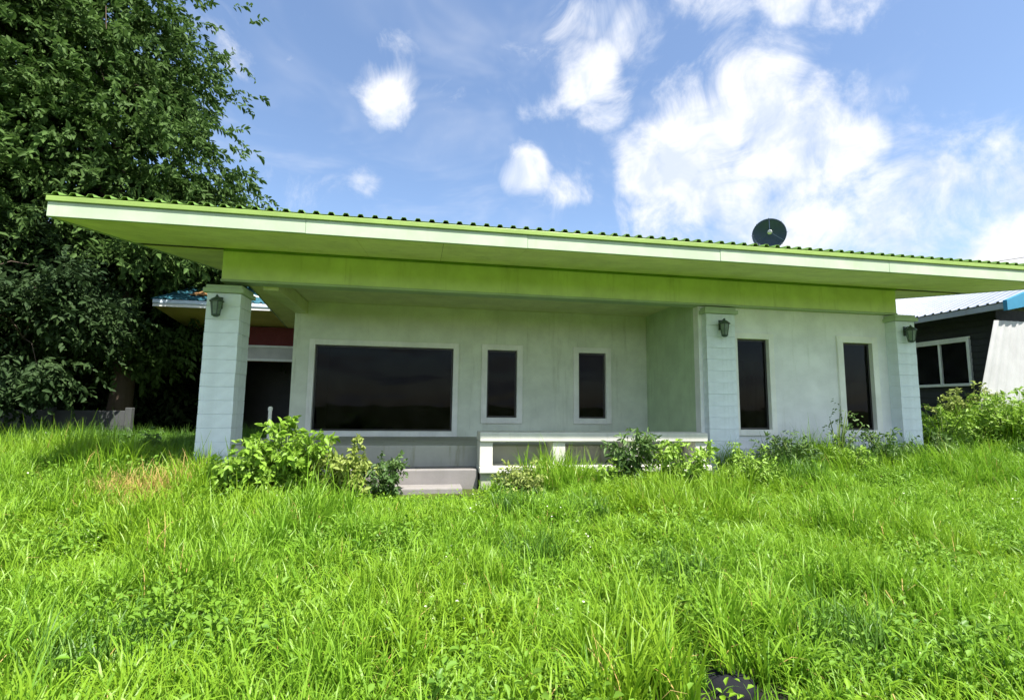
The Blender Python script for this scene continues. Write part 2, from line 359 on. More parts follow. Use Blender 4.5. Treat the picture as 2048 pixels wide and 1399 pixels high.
# openings (outer frame sizes)
W_DOOR = (-2.42, .70, -.66, 1.36); W_A = (1.21, 2.13, -.37, 1.37); W_B = (3.31, 4.21, -.37, 1.37)
W_C = (5.77, 6.66, -.49, 1.465); W_D = (8.08, 9.01, -.51, 1.485)
def hole(w, i=.03): return (w[0]+i, w[1]-i, E0+w[2]+i, E0+w[3]-i)
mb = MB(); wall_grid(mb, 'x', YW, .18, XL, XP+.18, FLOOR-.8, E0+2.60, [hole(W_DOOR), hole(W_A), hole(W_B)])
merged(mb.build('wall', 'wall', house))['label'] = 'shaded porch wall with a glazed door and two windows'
mb = MB(); wall_grid(mb, 'x', YF+.10, .18, XP, XR, GRD, E0+1.955, [hole(W_C), hole(W_D)])
merged(mb.build('wall', 'facade', house))['label'] = 'white front wall with two narrow windows'
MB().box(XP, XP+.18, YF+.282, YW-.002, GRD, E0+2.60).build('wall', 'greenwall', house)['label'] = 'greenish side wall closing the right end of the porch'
MB().box(XL, XL+.18, YW+.182, YB, GRD, E0+2.60).build('wall', 'wall', house)
MB().box(XR-.18, XR, YF+.282, YB, GRD, E0+2.60).build('wall', 'facade', house)
MB().box(XL+.182, XR-.182, YB-.18, YB, GRD, E0+2.60).build('wall', 'facade', house)
# inner lining: dark rooms behind the panes
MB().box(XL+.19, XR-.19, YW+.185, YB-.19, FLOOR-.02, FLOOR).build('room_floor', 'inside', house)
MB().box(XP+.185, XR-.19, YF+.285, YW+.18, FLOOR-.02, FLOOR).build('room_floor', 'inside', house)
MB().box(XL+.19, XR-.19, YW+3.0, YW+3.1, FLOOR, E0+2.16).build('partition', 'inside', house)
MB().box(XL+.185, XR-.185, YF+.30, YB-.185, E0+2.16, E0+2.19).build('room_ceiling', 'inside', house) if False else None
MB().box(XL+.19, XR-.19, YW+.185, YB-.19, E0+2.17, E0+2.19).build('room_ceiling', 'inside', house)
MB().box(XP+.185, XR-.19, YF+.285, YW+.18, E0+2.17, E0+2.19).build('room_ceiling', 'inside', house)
def z4(w): return w[0], w[1], E0+w[2], E0+w[3]
merge_window('door', *z4(W_DOOR), YW, house, 'wide dark glazed sliding door in a white frame', w=.115, sashes=1)
merge_window('window', *z4(W_A), YW, house, 'narrow porch window nearer the glazed door', w=.125)
merge_window('window', *z4(W_B), YW, house, 'narrow porch window nearer the side wall', w=.125)
merge_window('window', *z4(W_C), YF+.10, house, 'tall narrow front window beside the middle column', w=.11)
merge_window('window', *z4(W_D), YF+.10, house, 'tall narrow front window beside the right column', w=.13)
# curtains hanging inside
def curtain(x0, x1, y, z0, z1, label, mat='curtain'):
    n = 40; pts = [(x0+(x1-x0)*k/n, y+.035*math.sin(k*1.25)+.012*math.sin(k*.5)) for k in range(n+1)]; mb = MB()
    for (px, py) in pts: mb.v += [(px, py, z0), (px, py, z1)]
    for k in range(n): mb.f.append((2*k, 2*k+2, 2*k+3, 2*k+1))
    o = mb.build('curtain', mat, None, 0, True); sd = o.modifiers.new('cloth', 'SOLIDIFY'); sd.thickness = .006
    return tag(o, label, 'curtain')
curtain(5.80, 6.70, YF+.42, FLOOR+.05, E0+.95, 'dark brown curtain behind the window beside the middle column')
# porch floor slab, step, plinth
mb = MB(); mb.box(-3.05, XP-.002, YF-.06, YW-.002, GRD-.1, FLOOR); mb.build('porch_floor', 'slabface', house, .02)
MB().box(-1.35, .865, YF-.50, YF-.064, GRD-.2, E0-.995).build('step', 'concrete', house, .02)
MB().box(-1.55, .60, YF-.86, YF-.503, GRD-.2, E0-1.22).build('step', 'concrete', house, .025)
MB().box(XP+.602, XR-.21, YF+.02, YF+.098, GRD-.2, FLOOR-.06).build('plinth', 'facade', house, .01)
# beams and porch ceiling
mb = MB(); mb.box(-3.31, XR, YF, YF+.25, E0+1.995, E0+2.47); mb.build('beam', 'beam', house, .008)['label'] = 'lime green front beam over the porch'
MB().box(-3.32, XR+.01, YF-.012, YF+.26, E0+1.955, E0+1.993).build('beam_moulding', 'fascia', house, .006)
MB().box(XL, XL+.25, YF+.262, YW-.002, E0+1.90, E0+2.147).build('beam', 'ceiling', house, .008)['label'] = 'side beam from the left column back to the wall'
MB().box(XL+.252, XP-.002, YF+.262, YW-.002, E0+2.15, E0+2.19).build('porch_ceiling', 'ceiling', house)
for xa, xb, yst, zst in ((XL-.001, XL+.17, YF+.262, 2.15), (XR-.17, XR+.001, YF+.262, 2.605)):
    gb = MB(); rzz = lambda y: E0+2.25+.141*((y if y < 13.2 else 26.4-y)-6.8)-.003
    for ya_, yb_, zl in ((yst, YW+.18, zst), (YW+.18, 13.2, 2.605), (13.2, YB, 2.605)):
        gb.hexa([(xa,ya_,min(E0+zl, rzz(ya_)-.01)),(xb,ya_,min(E0+zl, rzz(ya_)-.01)),(xb,yb_,min(E0+zl, rzz(yb_)-.01)),(xa,yb_,min(E0+zl, rzz(yb_)-.01)),(xa,ya_,rzz(ya_)),(xb,ya_,rzz(ya_)),(xb,yb_,rzz(yb_)),(xa,yb_,rzz(yb_))])
    gb.build('gable_infill', 'ceiling', house)
# columns: stacked cladding courses round a core, with a moulded cap
def column(x0, x1, y0, y1, zb, zt, label, courses=15):
    mb = MB(); mb.box(x0+.012, x1-.012, y0+.012, y1-.012, zb, zt); o = mb.build('column', 'column', house); o['label'] = label
    h = (zt-zb)/courses; g = .004
    m1 = MB().box(-(x1-x0)/2, (x1-x0)/2, -(y1-y0)/2, (y1-y0)/2, g/2, h-g/2)
    first = None
    for k in range(courses):
        if first is None: first = m1.build('cladding_course', 'column', o, .002); q = first
        else: q = first.copy(); C.objects.link(q)
        q.location = ((x0+x1)/2+random.uniform(-.003,.003), (y0+y1)/2+random.uniform(-.003,.003), zb+k*h); q.rotation_euler.z = random.uniform(-.004,.004)
    c = MB().box(x0-.05, x1+.05, y0-.05, y1+.05, zt+.003, zt+.075)
    c.box(x0-.02, x1+.02, y0-.02, y1+.02, zt+.078, zt+.13); c.build('cap', 'fascia', o, .008)
column(-3.46, -2.96, YF-.10, YF+.40, GRD, E0+1.74, 'left porch column standing free at the corner')
column(5.17, 5.76, YF-.06, YF+.095, GRD, E0+1.79, 'middle column at the right end of the porch opening')
column(9.26, 9.70, YF-.14, YF+.26, GRD, E0+1.80, 'right column at the far end of the white front wall')
# roof: low pitch rising from the front eave to a ridge, corrugated sheet over a thick verge
EY, RX0, RX1, SL, RIDGE = 6.80, -4.63, 11.3, .141, 13.2
EB, ET = E0+2.25, E0+2.51                    # bottom and top of the front fascia
def rz(y, base): return base + SL*(y-EY) if y <= RIDGE else base + SL*(RIDGE-EY) - SL*(y-RIDGE)
BY = 18.4
def soffit_box(xa, xb, ya, yb, z=0):
    return MB().hexa([(xa, ya, rz(ya, EB)+z), (xb, ya, rz(ya, EB)+z), (xb, yb, rz(yb, EB)+z), (xa, yb, rz(yb, EB)+z),
                      (xa, ya, rz(ya, EB)+z+.012), (xb, ya, rz(ya, EB)+z+.012), (xb, yb, rz(yb, EB)+z+.012), (xa, yb, rz(yb, EB)+z+.012)])
for (ya, yb) in ((EY+.02, RIDGE), (RIDGE, BY-.02)): soffit_box(RX0+.02, RX1-.02, ya, yb, .014).build('soffit_backing', 'inside', house)
xx = RX0+.02
while xx < RX1-.1:                           # boards nailed up with narrow joints
    xe = min(xx+1.2, RX1-.02); dz_ = random.uniform(-.0015, .0015)
    soffit_box(xx+.0025, xe-.0025, EY+.02, YF-.002, dz_).build('soffit_panel', 'soffit', house)
    if xx < -3.3 or xe > XR+.3:
        for ya_, yb_ in ((YF+.252, 10.9), (10.905, RIDGE-.002), (RIDGE+.002, 15.8), (15.805, BY-.02)):
            soffit_box(xx+.0025, xe-.0025, ya_, yb_, dz_).build('soffit_panel', 'soffit', house)
    xx += 1.2
sm = MB()                                    # cover strip where the soffit meets the beam (reads as a dark line)
sm.box(-3.30, XR, YF-.022, YF-.003, rz(YF, EB)-.045, rz(YF, EB)-.004); sm.build('soffit_trim', 'roof', house)
xx = RX0
while xx < RX1-.1:
    xe = min(xx+3.0, RX1); dy_ = random.uniform(-.003, .003)
    o = MB().box(xx+.0015, xe-.0015, EY-.03+dy_, EY+.018, EB-.012+random.uniform(-.003,.003), EB+.178).build('fascia_board', 'fascia', house, .005)
    xx += 3.0
fl = MB(); fl.box(RX0-.012, RX1+.012, EY-.055, EY+.02, EB+.180, ET-.012); fl.build('eave_flashing', 'flash', house, .008)
for nm, xa, xb in (('barge_board', RX0-.006, RX0+.018), ('barge_board', RX1-.018, RX1+.006)):
    bb = MB()
    for ya, yb in ((EY+.022, RIDGE), (RIDGE, BY)):
        za, zb = rz(ya, EB), rz(yb, EB)
        bb.hexa([(xa,ya,za-.012),(xb,ya,za-.012),(xb,yb,zb-.012),(xa,yb,zb-.012),(xa,ya,za+.235),(xb,ya,za+.235),(xb,yb,zb+.235),(xa,yb,zb+.235)])
    bb.build(nm, 'fascia', house)
rf = MB(); pitch = .19; prof = []
x = RX0-.04
while x < RX1+.04:
    prof += [(x, 0), (x+.085, 0), (x+.105, .038), (x+.15, .038), (x+.17, 0)]; x += pitch
ys = (EY-.054, RIDGE, BY+.1)
for y in ys:
    for (px, ph) in prof: rf.v.append((px, y, rz(y, ET)+ph+.004))
n = len(prof)
for r_ in range(2):
    for k in range(n-1): rf.f.append((r_*n+k, r_*n+k+1, (r_+1)*n+k+1, (r_+1)*n+k))
roof = rf.build('roof', 'roof', house); roof['label'] = 'low-pitched corrugated green metal roof'
sd = roof.modifiers.new('gauge', 'SOLIDIFY'); sd.thickness = .006; sd.offset = 1
rc = MB(); zr = rz(RIDGE, ET)+.05
rc.hexa([(RX0-.05,RIDGE-.22,zr-.03),(RX1+.05,RIDGE-.22,zr-.03),(RX1+.05,RIDGE,zr),(RX0-.05,RIDGE,zr),(RX0-.05,RIDGE-.22,zr-.02),(RX1+.05,RIDGE-.22,zr-.02),(RX1+.05,RIDGE,zr+.012),(RX0-.05,RIDGE,zr+.012)])
rc.build('ridge_cap', 'roof', roof)

# ------------------------------------------------------------------ lanterns on the columns
def lantern(x, y, z, label, s=1.0):
    t_ = thing('wall_lantern', (x, y, z), label, 'wall lamp', 'lanterns on the house columns')
    MB().box(x-.045*s, x+.045*s, y-.014, y-.001, z-.02*s, z+.17*s).build('back_plate', 'lantern', t_, .004)
    MB().tube([(x, y-.014, z+.12*s), (x, y-.06*s, z+.16*s), (x, y-.11*s, z+.155*s)], .011*s, 8).build('arm', 'lantern', t_)
    yc = y-.125*s
    MB().lathe((x, yc, z-.165*s), (0,0,1), [(0,.0),(0,.03*s),(.02*s,.062*s),(.03*s,.066*s),(.04*s,.066*s)], 6).build('base', 'lantern', t_)
    body = MB().lathe((x, yc, z-.125*s), (0,0,1), [(0,.055*s),(.20*s,.085*s)], 6).build('glass_shade', 'frost', t_)
    mb = MB()
    for k in range(6):
        a = 2*math.pi*k/6
        d = Vector((0,0,1)); ax = d.cross(Vector((0,0,1)))
        p0 = Vector((x+.057*s*math.cos(a), yc+.057*s*math.sin(a), z-.125*s)); p1 = Vector((x+.088*s*math.cos(a), yc+.088*s*math.sin(a), z+.078*s))
        mb.tube([p0, p1], .007*s, 5)
    mb.build('cage', 'lantern', t_)
    MB().lathe((x, yc, z+.076*s), (0,0,1), [(0,.02),(0,.105*s),(.012*s,.105*s),(.05*s,.06*s),(.075*s,.022*s),(.10*s,.018*s),(.115*s,.0)], 12).build('hood', 'lantern', t_)
lantern(-3.26, YF-.105, E0+1.50, 'dark green lantern on the free-standing left column', 1.0)
lantern(5.46, YF-.065, E0+1.50, 'dark lantern on the middle column beside a tall window', 1.0)
lantern(9.46, YF-.145, E0+1.52, 'dark lantern on the right column at the house corner', 1.0)

# ------------------------------------------------------------------ bench along the porch edge
bench = thing('concrete_bench', (3.0, 8.2, .4), 'long white concrete bench along the front edge of the porch', 'bench')
BF, BB = 7.98, 8.50
MB().box(.875, 4.80, BF, BB, E0-.56, E0-.41).build('seat', 'bench', bench, .015)
leg = None
for xx in (.875, 2.07, 3.35, 4.58):
    if leg is None: leg = MB().box(-.105, .105, -.20, .20, .0, .386).build('leg', 'bench', bench, .012); q = leg
    else: q = leg.copy(); C.objects.link(q)
    q.location = (xx+.107, 8.22, E0-.948)
    if xx < 1 or xx > 4: q.location.x += .0
MB().box(.872, 4.84, BF-.03, BB+.01, E0-1.05, E0-.951).build('base_slab', 'bench', bench, .015)
MB().box(.90, 4.81, BF+.03, BB, GRD-.1, E0-1.052).build('footing', 'slabface', bench, .015)

# ------------------------------------------------------------------ satellite dish on the roof
DY = 9.2; dz = E0+3.70; dx = 7.09
dish = thing('satellite_dish', (dx, DY+.2, rz(DY, ET)), 'round dark mesh satellite dish standing on the green roof', 'satellite dish')
ax = Vector((-dx*.9, -DY, -1.7)).normalized()
ctr = Vector((dx, DY, dz)); Rr = .32
prof = [(-.10+.10*(r_/Rr)**2, r_) for r_ in [Rr*k/9 for k in range(10)]]
d_ = MB().lathe(ctr, ax, prof, 40).build('reflector', 'dish', dish, 0, True); s_ = d_.modifiers.new('gauge', 'SOLIDIFY'); s_.thickness = .008
rim = MB(); a0 = ax.cross(Vector((0,0,1))).normalized(); b0 = ax.cross(a0)
rim.tube([ctr + a0*(Rr*math.cos(2*math.pi*k/40)) + b0*(Rr*math.sin(2*math.pi*k/40)) for k in range(41)], .012, 6, False); rim.build('rim', 'dish', dish)
for rr in (.13, .24):
    MB().tube([ctr + ax*(-.097+.10*(rr/Rr)**2) + a0*(rr*math.cos(2*math.pi*k/40)) + b0*(rr*math.sin(2*math.pi*k/40)) for k in range(41)], .006, 5, False).build('ring', 'dish', dish)
for k in range(8):
    a = math.pi*k/4
    MB().tube([ctr + ax*(-.095+.10*(rr/Rr)**2) + (a0*math.cos(a)+b0*math.sin(a))*rr for rr in (.02,.12,.22,.34)], .006, 5).build('rib', 'dish', dish)
foc = ctr + ax*.26
for k in range(3):
    a = 2*math.pi*k/3+.5
    MB().tube([ctr + (a0*math.cos(a)+b0*math.sin(a))*Rr*.97, foc], .006, 5).build('strut', 'dish', dish)
MB().lathe(foc - ax*.03, ax, [(0,0),(0,.045),(.05,.045),(.06,.03),(.12,.03),(.12,0)], 16).build('feed_horn', 'galv', dish)
zb = rz(DY+.25, ET)+.01
MB().tube([ctr-ax*.10, ctr-ax*.22, (dx+.12, DY+.25, dz-.2), (dx+.12, DY+.25, zb)], .024, 10).build('mast', 'galv', dish)
MB().box(dx-.05, dx+.29, DY+.10, DY+.40, zb+.04, zb+.052).build('foot_plate', 'galv', dish)

# ------------------------------------------------------------------ neighbour on the left, behind the column
nl = thing('neighbour_house', (-4, 18, .1), 'neighbouring house with teal roof and white eave behind the left column', 'house')
X0, X1, YE, YN = -7.95, 4.0, 16.0, 17.6
mb = MB(); wall_grid(mb, 'x', YN, .15, -6.9, X1, .0, E0+2.52, [(-6.0, -2.6, .15, E0+1.37)]); merged(mb.build('wall', 'maroon', nl))
MB().box(-6.05, -2.5, YN-.05, YN-.003, E0+1.38, E0+1.90).build('lintel_band', 'offwhite', nl, .01)
MB().box(-6.05, -2.5, YN-.09, YN-.052, E0+1.38, E0+1.46).build('lintel_moulding', 'trim', nl, .01)
MB().box(-6.05, -2.5, YN-.09, YN-.052, E0+1.83, E0+1.90).build('lintel_moulding', 'trim', nl, .01)
MB().box(-6.9, -6.75, YN+.152, 24, .0, E0+2.52).build('wall', 'board', nl)
MB().box(-6.7, 3.9, YN+2.2, YN+2.3, .0, E0+2.5).build('room_partition', 'inside', nl)
MB().hexa([(X0+.02,YE+.03,E0+2.80),(X1,YE+.03,E0+2.80),(X1,YN+.3,E0+2.53),(X0+.02,YN+.3,E0+2.53),(X0+.02,YE+.03,E0+2.82),(X1,YE+.03,E0+2.82),(X1,YN+.3,E0+2.55),(X0+.02,YN+.3,E0+2.55)]).build('soffit', 'ochre', nl)
MB().hexa([(X0+.02,YN+.302,E0+2.53),(-6.6,YN+.302,E0+2.53),(-6.6,24,E0+2.53),(X0+.02,24,E0+2.53),(X0+.02,YN+.302,E0+2.55),(-6.6,YN+.302,E0+2.55),(-6.6,24,E0+2.55),(X0+.02,24,E0+2.55)]).build('soffit', 'ochre', nl)
MB().box(X0, X1, YE-.02, YE+.028, E0+2.79, E0+2.88).build('fascia', 'trim', nl, .008)
MB().box(X0, X1, YE-.05, YE+.028, E0+2.883, E0+3.0).build('gutter', 'bluewhite', nl, .015)
rt_ = MB(); xx = X0-.05; prof = []
while xx < X1: prof += [(xx,0),(xx+.12,0),(xx+.14,.035),(xx+.18,.035),(xx+.20,0)]; xx += .22
for (y, z) in ((YE-.06, E0+3.01), (20.0, E0+4.55), (24.2, E0+3.0)):
    for (px, ph) in prof: rt_.v.append((px, y, z+ph))
n = len(prof)
for r_ in range(2):
    for k in range(n-1): rt_.f.append((r_*n+k, r_*n+k+1, (r_+1)*n+k+1, (r_+1)*n+k))
o = rt_.build('roof', 'teal', nl); s_ = o.modifiers.new('gauge', 'SOLIDIFY'); s_.thickness = .008
# things lying on that roof
def on_nroof(y): return E0+3.05+(y-16)*.384
rs = MB(); k8 = [(-7.2,16.5),(-6.1,16.45),(-6.0,17.2),(-7.1,17.3)]
rs.hexa([(a,b_,on_nroof(b_)+.03) for a,b_ in k8]+[(a,b_,on_nroof(b_)+.06) for a,b_ in k8]); tag(rs.build('roof_sheet', 'rust', None, .005), 'loose rusty brown sheet lying on the teal neighbouring roof', 'metal sheet')
tag(MB().tube([(-6.9,17.4,on_nroof(17.4)+.09),(-6.2,17.3,on_nroof(17.3)+.09),(-5.2,16.35,on_nroof(16.35)+.08)], .035, 10).build('pipe', 'trim', None, 0, True), 'bent white pipe lying across the teal neighbouring roof', 'pipe')

# ------------------------------------------------------------------ neighbour on the right
nr = thing('neighbour_house', (14, 11, .8), 'dark timber house with pale metal roof beyond the right column', 'house')
XN = 14.0; YA, YZ = 10.1, 18.0
wy0, wy1, wz0, wz1 = 10.74, 12.34, E0+.68, E0+1.92
mb = MB(); wall_grid(mb, 'y', XN+.03, .12, YA, YZ, .3, E0+2.56, [(wy0+.05, wy1-.05, wz0+.05, wz1-.05)]); merged(mb.build('wall', 'board', nr))
h = .165; z = .9; k = 0
while z < E0+2.5:
    segs = [(YA, YZ)]
    if z+h > wz0 and z < wz1: segs = [(YA, wy0-.002), (wy1+.002, YZ)]
    for a, b_ in segs:
        MB().hexa([(XN+.004,a,z),(XN+.03,a,z),(XN+.03,b_,z),(XN+.004,b_,z),(XN+.018,a,z+h-.008),(XN+.03,a,z+h-.008),(XN+.03,b_,z+h-.008),(XN+.018,b_,z+h-.008)]).build('board', 'board', nr)
    z += h
mb = MB(); fw = .075
mb.box(XN-.05, XN+.08, wy0, wy0+fw, wz0, wz1); mb.box(XN-.05, XN+.08, wy1-fw, wy1, wz0, wz1); mb.box(XN-.05, XN+.08, wy0+fw, wy1-fw, wz1-fw, wz1); mb.box(XN-.05, XN+.08, wy0+fw, wy1-fw, wz0, wz0+fw)
wo_ = mb.build('window', 'trim', nr, .006); wo_['label'] = 'white-framed window with two panes'
ym = (wy0+wy1)/2
MB().box(XN-.03, XN+.05, ym-.03, ym+.03, wz0+fw+.001, wz1-fw-.001).build('mullion', 'trim', wo_, .004)
MB().box(XN-.06, XN-.052, wy0-.05, wy1+.05, wz1+.0, wz1+.05).build('head_trim', 'trim', wo_)
for a, b_ in ((wy0+fw+.001, ym-.031), (ym+.031, wy1-fw-.001)):
    MB().box(XN+.02, XN+.026, a, b_, wz0+fw+.001, wz1-fw-.001).build('pane', 'glass', wo_)
MB().box(XN+2.5, XN+2.6, YA, YZ, .3, E0+2.5).build('room_partition', 'inside', nr)
MB().box(XN+.152, XN+6, YA, YA+.12, .3, E0+2.56).build('wall', 'board', nr)
ex = 13.35; ez = E0+2.42                      # eave edge
RP = .42
mb = MB(); xs0 = ex-.06
yy = 9.35; prof = []
while yy < 18.5: prof += [(yy,0),(yy+.12,0),(yy+.14,.03),(yy+.18,.03),(yy+.20,0)]; yy += .22
for (x_, z_) in ((ex-.06, ez+.16), (17.2, ez+.16+RP*(17.2-ex+.06)), (21.2, ez+.16)):
    for (py, ph) in prof: mb.v.append((x_, py, z_+ph))
n = len(prof)
for r_ in range(2):
    for k in range(n-1): mb.f.append((r_*n+k+1, r_*n+k, (r_+1)*n+k, (r_+1)*n+k+1))
o = mb.build('roof', 'paleroof', nr); s_ = o.modifiers.new('gauge', 'SOLIDIFY'); s_.thickness = .008
MB().box(ex-.03, ex+.02, 9.40, 18.4, ez, ez+.145).build('fascia', 'galv', nr, .006)
MB().box(ex+.022, XN+.03, 9.42, 18.4, ez+.12, ez+.14).build('soffit', 'board', nr)
MB().hexa([(ex-.09,9.30,ez-.06),(ex+.5,9.30,ez+.06),(ex+.5,9.39,ez+.06),(ex-.09,9.39,ez-.06),(ex-.09,9.30,ez+.19),(ex+.5,9.30,ez+.42),(ex+.5,9.39,ez+.42),(ex-.09,9.39,ez+.19)]).build('end_cap', 'blue', nr, .008)
MB().hexa([(ex+.502,9.32,ez+.06),(17.2,9.32,ez+.06+RP*3.35),(17.2,9.37,ez+.06+RP*3.35),(ex+.502,9.37,ez+.06),(ex+.502,9.32,ez+.40),(17.2,9.32,ez+.24+RP*3.75),(17.2,9.37,ez+.24+RP*3.75),(ex+.502,9.37,ez+.40)]).build('barge_board', 'bluewhite', nr)
# white sheet leaning against its corner
mb = MB(); n = 60; w_ = 2.6
TL, BL = Vector((13.05, 9.45, E0+2.14)), Vector((11.90, 9.27, E0-.60)); TR, BR = TL+Vector((w_,.25,.05)), BL+Vector((w_+1.15,.25,0))
for k in range(n+1):
    u = k/n; bmp = .022 if (k % 5) in (2, 3) else 0
    for A, B in ((BL, BR), (TL, TR)):
        p = A.lerp(B, u); mb.v.append((p.x, p.y-bmp, p.z))
for k in range(n): mb.f.append((2*k, 2*k+2, 2*k+3, 2*k+1))
o = mb.build('metal_sheet', 'whitemetal'); s_ = o.modifiers.new('gauge', 'SOLIDIFY'); s_.thickness = .006
tag(o, 'bright white ribbed metal sheet leaning at the corner of the dark timber house', 'metal sheet')

# ------------------------------------------------------------------ overhead cables on the right
for (z0, z1, lb) in ((5.9, 9.3, 'upper thin cable crossing the sky at the right edge'), (5.3, 8.6, 'lower thin cable crossing the sky at the right edge')):
    pts = []
    for k in range(25):
        u = k/24; x_ = 17+22*u; y_ = 22-10*u; pts.append((x_, y_, E0+z0+(z1-z0)*u-1.6*u*(1-u)))
    tag(MB().tube(pts, .012, 6).build('power_cable', 'wire', None, 0, True), lb, 'cable', 'overhead cables')

# ------------------------------------------------------------------ panel wall in the shade on the left
bw = thing('boundary_wall', (-12, 16.2, .1), 'low grey concrete panel wall in the shade under the trees', 'wall')
x_ = -17.6
for k in range(5):
    MB().box(x_, x_+.16, 15.42, 15.58, -.1, E0-.16).build('post', 'panel', bw, .01)
    for zz in range(3):
        MB().box(x_+.162, x_+1.898, 15.475, 15.525, .0+zz*.42, .415+zz*.42).build('panel', 'panel', bw, .008)
    x_ += 1.9
MB().box(x_, x_+.16, 15.42, 15.58, -.1, E0-.16).build('post', 'panel', bw, .01)
# small white post behind the shrub by the left column
tag(MB().lathe((-2.62, 9.25, .38), (0,0,1), [(0,0),(0,.03),(1.0,.03),(1.0,.037),(1.05,.037),(1.07,.02),(1.07,0)], 14).build('pipe_post', 'trim', None), 'short white capped pipe standing behind the shrub near the left column', 'pipe')

# ------------------------------------------------------------------ near-black lump put in to show the dark gap in the grass
st = MB().lathe((1.76, 2.80, ground_h(1.76, 2.80)-.05), (0,0,1), [(0,0),(0,.12),(.05,.145),(.10,.125),(.13,.07),(.14,0)], 14)
st.v = [(x_+random.uniform(-.012,.012)+.15*(x_-1.72), y_+random.uniform(-.012,.012), z_+random.uniform(-.008,.008)) for x_, y_, z_ in st.v]
tag(st.build('gap_lump', 'gap_lump', None, 0, True), 'near-black lump standing in for the dark gap in the grass near the bottom edge', 'gap_lump')

# ------------------------------------------------------------------ plants
def foliage_mesh(name, twigs, per, size, mat, width=.5, spread=.5, up_bias=.3, droop=.25):
    """twigs: (base, direction, length) arrays; leaves set alternately along each twig"""
    B, D, Ln = twigs; n = len(B); D = unit(D)
    u = (np.arange(per)+.6)/per
    pos = B[:, None] + D[:, None]*(Ln[:, None]*u[None])[..., None]
    pos[..., 2] -= (Ln[:, None]*.25*(u[None]**2))
    pos = pos.reshape(-1, 3); dd = np.repeat(D, per, 0)
    side = unit(np.cross(dd, rand_unit(len(dd))))
    ld = unit(dd*.55 + side*spread*1.6 + np.array([0,0,-droop]))
    nr_ = unit(rand_unit(len(dd))*.55 + np.array([0,0,1.0])*up_bias*2)
    sz = size*rng.uniform(.6, 1.25, len(dd))
    V, Q = leaves(pos, ld, nr_, sz, width)
    tint = np.repeat(np.clip(np.repeat(rng.uniform(0,1,n), per)*.6+rng.uniform(0,.5,len(dd)), 0, 1), 6)
    return np_mesh(name, V, Q, tint, mat)
def tree(x, y, H, lobes, n_twigs, label, leaf='leaf_tree', size=.21, per=14, tr=.28, group='trees on the left'):
    z0 = float(ground_h(x, y))
    t_ = thing('tree', (x, y, z0), label, 'tree', group)
    mb = MB(); top = Vector((x+.3, y, z0+H*.55))
    pts = [Vector((x, y, z0-.1)), Vector((x+.08, y+.05, z0+H*.15)), Vector((x-.05, y-.1, z0+H*.32)), top]
    mb.tube(pts, [tr*1.35, tr, tr*.85, tr*.55], 12); tk = mb.build('trunk', 'bark', t_, 0, True)
    for (cx, cy, cz, r) in lobes:
        c = Vector((cx, cy, cz)); s0 = pts[2].lerp(top, random.uniform(.0, .9))
        mid = s0.lerp(c, .5) + Vector((random.uniform(-.4,.4), random.uniform(-.4,.4), .5))
        b = MB(); b.tube([s0, mid, c], [tr*.42, tr*.28, tr*.12], 8)
        for k in range(5):
            e = c + Vector(tuple(rand_unit(1)[0]))*r*.75; q = (mid if k % 2 else c)
            b.tube([q, q.lerp(e, .5)+Vector((0,0,.25)), e], [tr*.13, tr*.08, tr*.03], 6)
        b.build('limb', 'bark', t_, 0, True)
    vol = np.array([l[3]**2 for l in lobes]); cnt = (n_twigs*vol/vol.sum()).astype(int)
    B = []; D = []
    for (cx, cy, cz, r), k in zip(lobes, cnt):
        d = rand_unit(k); # clumps: group twigs round random clump centres on the lobe
        nc = max(10, int(r*r*3.0)); cc = rand_unit(nc)*rng.uniform(.62, 1.0, (nc,1)); cs = rng.uniform(.13,.27,(nc,1))
        idx = rng.integers(0, nc, k); p = cc[idx] + rng.normal(size=(k,3))*cs[idx]*np.array([1,1,.6])
        B.append(np.array([cx,cy,cz]) + p*r*np.array([1,1,.85])); D.append(unit(p)*.8+rand_unit(k)*.7+np.array([0,0,-.15]))
    B = np.concatenate(B); D = np.concatenate(D)
    me = foliage_mesh('crown', (B, D, rng.uniform(.35, .9, len(B))), per, size, leaf, .46)
    link('crown', me, t_); return t_
tree(-9.4, 17.5, 13, [(-8.3,17.0,6.6,2.6),(-9.9,17.2,9.0,3.0),(-7.4,18.2,7.0,2.1),(-11.2,17.6,12.4,3.4),(-9.6,17.8,5.0,2.6),(-11.8,16.6,7.2,3.0),(-12.6,17,15.5,3.0),(-10.2,17.2,11.6,2.0)], 7800, 'tall dark broad-leaved tree rising behind the left end of the green roof')
tree(-14.6, 16.6, 14, [(-14.0,15.8,7.0,3.4),(-14.6,16.2,11.2,3.8),(-15.5,16.5,15,3.2),(-17.2,16.4,8.4,3.2),(-12.9,15.6,4.7,2.3),(-16.5,15.8,4.6,2.6)], 6600, 'tall dark broad-leaved tree at the far left edge')
tree(-7.0, 22.0, 10, [(-6.6,22,6.3,2.6),(-8.4,22.2,7.2,2.8),(-7.4,22.4,4.4,2.6),(-5.7,22.6,5.0,2.0)], 3200, 'darker tree standing behind the teal neighbouring roof', 'leaf_deep')
tree(-10.6, 13.4, 6.4, [(-10.6,13.4,4.4,1.9),(-9.6,13.8,3.0,1.6),(-11.9,13.2,3.4,1.8),(-8.9,14.0,4.0,1.1)], 2600, 'smaller bushy tree in front of the panel wall', 'leaf_deep', .17, 12, .14)
